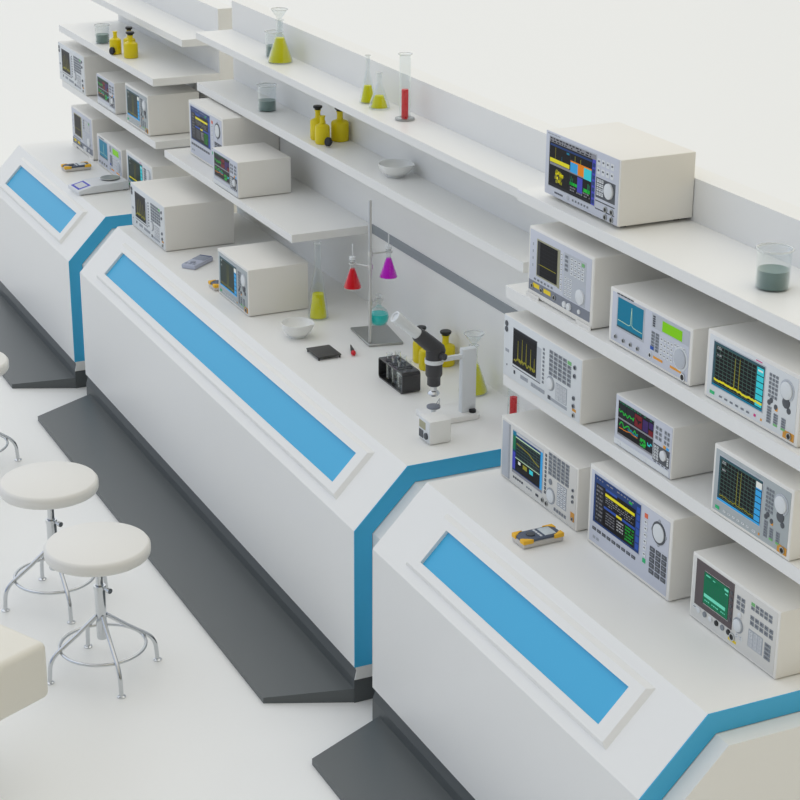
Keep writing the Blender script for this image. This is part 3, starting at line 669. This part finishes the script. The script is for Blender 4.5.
tl = ['front tube at far end of the black rack','back tube at far end of the black rack','front tube in the middle of the black rack','back tube in the middle of the black rack','front tube at near end of the black rack','back tube at near end of the black rack']
for i, (x, y) in enumerate(spots):
    o = [(.004,0),(.009,.004),(.0125,.013),(.0125,.112),(.0145,.116)]
    tb = flat(MB().lathe(shell(o,.0016,.006), (0,0,0), 'glass', 20)).build('test_tube'); tb.location = (-.780+x,.556+y,zw+.0062)
    tag(tb, 'clear glass '+tl[i], 'test tube', 'test tubes in the black rack')
# microscope
t = thing('microscope','black and white microscope on a white base, on middle worktop','microscope',(-.36,.57,zw))
def M_(x,y,z): return (x+.36, y-.57, z-zw)
MB().prism([(-.09,-.10),(.035,-.10),(.06,-.075),(.06,.10),(.04,.12),(-.09,.12)], 0, .024, 'bench_white', 'z', .004, 2).build('base', t)
MB().box(.0,.030,.044,.105,.022,.288,'panel_white',.002).build('column', t)
MB().box(.006,.024,-.036,.046,.248,.266,'panel_white',.003).build('arm', t)
tx, ty = .018, -.075
MB().lathe([(0,.156),(.022,.156),(.026,.160),(.026,.19),(.031,.198),(.033,.202),(.033,.312),(.024,.332),(0,.336)], (tx,ty,0), 'soft_black', 32).build('tube', t)['label'] = 'black tube'
MB().lathe([(.0335,.250),(.0365,.250),(.0365,.266),(.0335,.266)], (tx,ty,0), 'panel_white', 32, closed=True).build('clamp_ring', t)
ed = Vector((-.02,-.70,.62)).normalized(); e0 = Vector((tx,ty+.012,.302))
MB().lathe([(0,-.03),(.022,-.026),(.031,-.01),(.031,.05),(.029,.105),(.026,.112),(0,.112)], e0, 'soft_black', 28, ed).build('head', t)['label'] = 'black angled head'
MB().lathe([(.0215,.108),(.022,.215),(.0235,.218),(.0235,.238),(.018,.239),(.016,.233),(0,.233)], e0, 'panel_white', 28, ed).build('eyepiece', t)['label'] = 'white eyepiece'
MB().lathe([(0,.0),(.013,.0),(.013,.02),(0,.02)], (tx+.03,ty+.015,.284), 'soft_black', 20, (1,.5,0)).build('focus_knob', t)
ob = MB().lathe([(0,.112),(.010,.112),(.020,.117),(.024,.124),(.020,.131),(.013,.136),(.012,.158)], (tx,ty,0), 'chrome', 24)
ob.build('objective', t)['label'] = 'chrome objective'
MB().lathe([(.018,.022),(.010,.03),(.010,.066),(0,.066)], (tx,ty,0), 'panel_white', 24).build('stage_post', t)
MB().lathe([(0,.064),(.027,.064),(.027,.071),(.023,.073),(0,.073)], (tx,ty,0), 'strip_grey', 28).build('stage_disc', t)
MB().tube([(tx+.004,ty+.022,.071),(tx+.004,ty+.024,.098),(tx+.012,ty+.008,.084)], .0025, 'chrome', 8).build('stage_clip', t)
MB().cyl((.036,.088,.0235),.014,.013,'black',24).build('control_knob', t)['label'] = 'black knob on the base'
# lamp supply box in front of the microscope
t = thing('power_supply','small white cube power supply with black dials in front of microscope','power supply',(-.184,.423,zw))
MB().box(-.048,.048,-.0445,.0445,.003,.094,'bench_white',.0015).build('case', t)
for sx in (-1,1):
    for sy in (-1,1): MB().cyl((sx*.03,sy*.032,0),.006,.0035,'soft_black',10).build('foot', t)
f = MB().box(-.045,.045,-.0465,-.044,.006,.091,'panel_white',.0008).build('face', t)
MB().box(-.04,.012,-.0475,-.046,.05,.08,'bezel_tan').build('display', f)
MB().box(-.04,-.006,-.0485,-.046,.012,.042,'key_dark').build('switch', f)
MB().lathe([(.013,0),(.013,.006),(.010,.008),(0,.008)], (.022,-.0465,.03), 'key_dark', 18, (0,-1,0)).build('dial', f)
# ------------------------------------------------------------------ hand-held meters and balance
def multimeter(label, loc, rz):
    t = thing('multimeter',label,'multimeter',loc,rz,'yellow-cornered multimeters')
    a, b = .040, .079
    MB().box(-a,a,-b,b,0,.021,'meter_side',.006,2).build('back_shell', t)
    MB().box(-a+.003,a-.003,-b+.003,b-.003,.02,.030,'meter_navy',.004,2).build('front_shell', t)
    for sx in (-1,1):
        for sy in (-1,1):
            pts = [(sx*(a+.001),sy*(b+.001)),(sx*(a-.026),sy*(b+.001)),(sx*(a-.022),sy*(b-.010)),(sx*(a-.010),sy*(b-.020)),(sx*(a-.006),sy*(b-.036)),(sx*(a+.001),sy*(b-.040))]
            MB().prism(pts if sx*sy > 0 else pts[::-1], .016, .0318, 'meter_yellow', 'z', .002, 1).build('corner_guard', t)['label'] = 'yellow corner guard'
    MB().box(-.028,.028,.012,.056,.0298,.0316,'lcd',.001).build('display', t)
    MB().lathe([(.016,0),(.015,.005),(0,.006)], (0,-.03,.0298), 'key_dark', 20).build('dial', t)
    k = MB()
    for i in range(4): k.box(-.028+.015*i,-.017+.015*i,-.006,.001,.0298,.0316,'key_light')
    k.build('keypad', t)
    return t
mm = multimeter('yellow-cornered multimeter lying on the nearest worktop',(.766,.338,zw),.03)
dup(mm,(-2.300,.374,zw),.03,'yellow-cornered multimeter half hidden beside an oscilloscope on middle worktop','yellow-cornered multimeters')
dup(mm,(-4.772,.366,zw),.03,'yellow-cornered multimeter on the farthest worktop beyond the balance','yellow-cornered multimeters')
t = thing('handheld_meter','pale grey handheld meter lying on middle worktop between two instruments','handheld meter',(-2.702,.37,zw),.69)
MB().box(-.04,.04,-.088,.088,0,.022,'pda_body',.006,3).build('body', t)
MB().box(-.034,.034,.005,.075,.0215,.0235,'pda_face',.001).build('display', t); MB().box(-.034,.034,.077,.085,.0215,.0235,'s_navy',.001).build('logo_strip', t)
MB().lathe([(.014,0),(.013,.004),(0,.005)], (0,-.04,.0215), 'pda_face', 20).build('dial', t)
k = MB()
for i in range(3):
    for j in range(2): k.box(-.03+.022*i,-.016+.022*i,-.075+.012*j,-.068+.012*j,.0215,.0235,'pda_face')
k.build('keypad', t)
t = thing('laboratory_balance','white laboratory balance with round steel pan on farthest worktop','balance',(-4.285,.352,zw),.07)
MB().prism([(-.15,.004),(-.15,.026),(-.06,.046),(.15,.050),(.15,.004)], -.088, .088, 'balance_white', 'x', .004, 2).build('body', t)
for sx in (-1,1):
    for sy in (-1,1): MB().cyl((sx*.07,sy*.125,0),.01,.0045,'soft_black',12).build('foot', t)
sc = flat(MB()); zf = lambda y: .026+(y+.15)*.02/.09+.0012
sc.quad([(-.06,-.142,zf(-.142)),(.06,-.142,zf(-.142)),(.06,-.068,zf(-.068)),(-.06,-.068,zf(-.068))],'s_periwinkle')
sc.quad([(-.045,-.13,zf(-.13)+.0004),(.045,-.13,zf(-.13)+.0004),(.045,-.08,zf(-.08)+.0004),(-.045,-.08,zf(-.08)+.0004)],'s_text')
sc.build('display', t)['label'] = 'violet display'
MB().lathe([(0,.046),(.02,.046),(.02,.054),(.054,.054),(.056,.056),(.054,.058),(0,.058)], (-.012,.075,0), 'steel', 40).build('pan', t)['label'] = 'round steel pan'
# ------------------------------------------------------------------ sky light
w = bpy.data.worlds.new('studio_sky'); SC.world = w; w.use_nodes = True
nt = w.node_tree; nt.nodes.clear()
def N(tp, **k):
    n = nt.nodes.new(tp)
    for a, b in k.items(): setattr(n, a, b)
    return n
tc = N('ShaderNodeTexCoord'); sx = N('ShaderNodeSeparateXYZ'); nt.links.new(tc.outputs['Generated'], sx.inputs[0])
def madd(prev, axis, col):
    vm = N('ShaderNodeVectorMath', operation='SCALE'); vm.inputs[0].default_value = col; nt.links.new(sx.outputs[axis], vm.inputs['Scale'])
    ad = N('ShaderNodeVectorMath', operation='ADD')
    if isinstance(prev, tuple): ad.inputs[0].default_value = prev
    else: nt.links.new(prev, ad.inputs[0])
    nt.links.new(vm.outputs[0], ad.inputs[1]); return ad.outputs[0]
v = madd((.61,.62,.615), 2, (.87,.845,.79))
v = madd(v, 0, (-.42,-.48,-.60)); v = madd(v, 1, (.20,.11,-.10))
mx = N('ShaderNodeVectorMath', operation='MAXIMUM'); nt.links.new(v, mx.inputs[0]); mx.inputs[1].default_value = (.02,.02,.02)
bg = N('ShaderNodeBackground'); bg.inputs['Strength'].default_value = .745; nt.links.new(mx.outputs[0], bg.inputs['Color'])
ow = N('ShaderNodeOutputWorld'); nt.links.new(bg.outputs[0], ow.inputs['Surface'])
# ------------------------------------------------------------------ camera
cd = bpy.data.cameras.new('camera'); cam = bpy.data.objects.new('camera', cd); COL.objects.link(cam)
yaw, pit, rol, f = map(float, (64.3323, -21.2294, .3733, 1885.3652))
y_, p_, r_ = map(math.radians, (yaw, pit, rol))
F = Vector((-math.sin(y_)*math.cos(p_), math.cos(y_)*math.cos(p_), math.sin(p_)))
Rt = F.cross(Vector((0,0,1))).normalized(); Up = Rt.cross(F)
R2 = Rt*math.cos(r_)+Up*math.sin(r_); U2 = -Rt*math.sin(r_)+Up*math.cos(r_)
cam.matrix_world = Matrix(((R2.x,U2.x,-F.x,5.7685),(R2.y,U2.y,-F.y,-2.5865),(R2.z,U2.z,-F.z,3.7025),(0,0,0,1)))
cd.sensor_width = 36; cd.lens = f*36/800; cd.clip_end = 300
SC.camera = cam
SC.view_settings.view_transform = 'Standard'; SC.view_settings.look = 'None'; SC.view_settings.gamma = 1; SC.view_settings.exposure = 0
SC.view_settings.use_curve_mapping = False
SC.cycles.max_bounces = 12; SC.cycles.transparent_max_bounces = 24
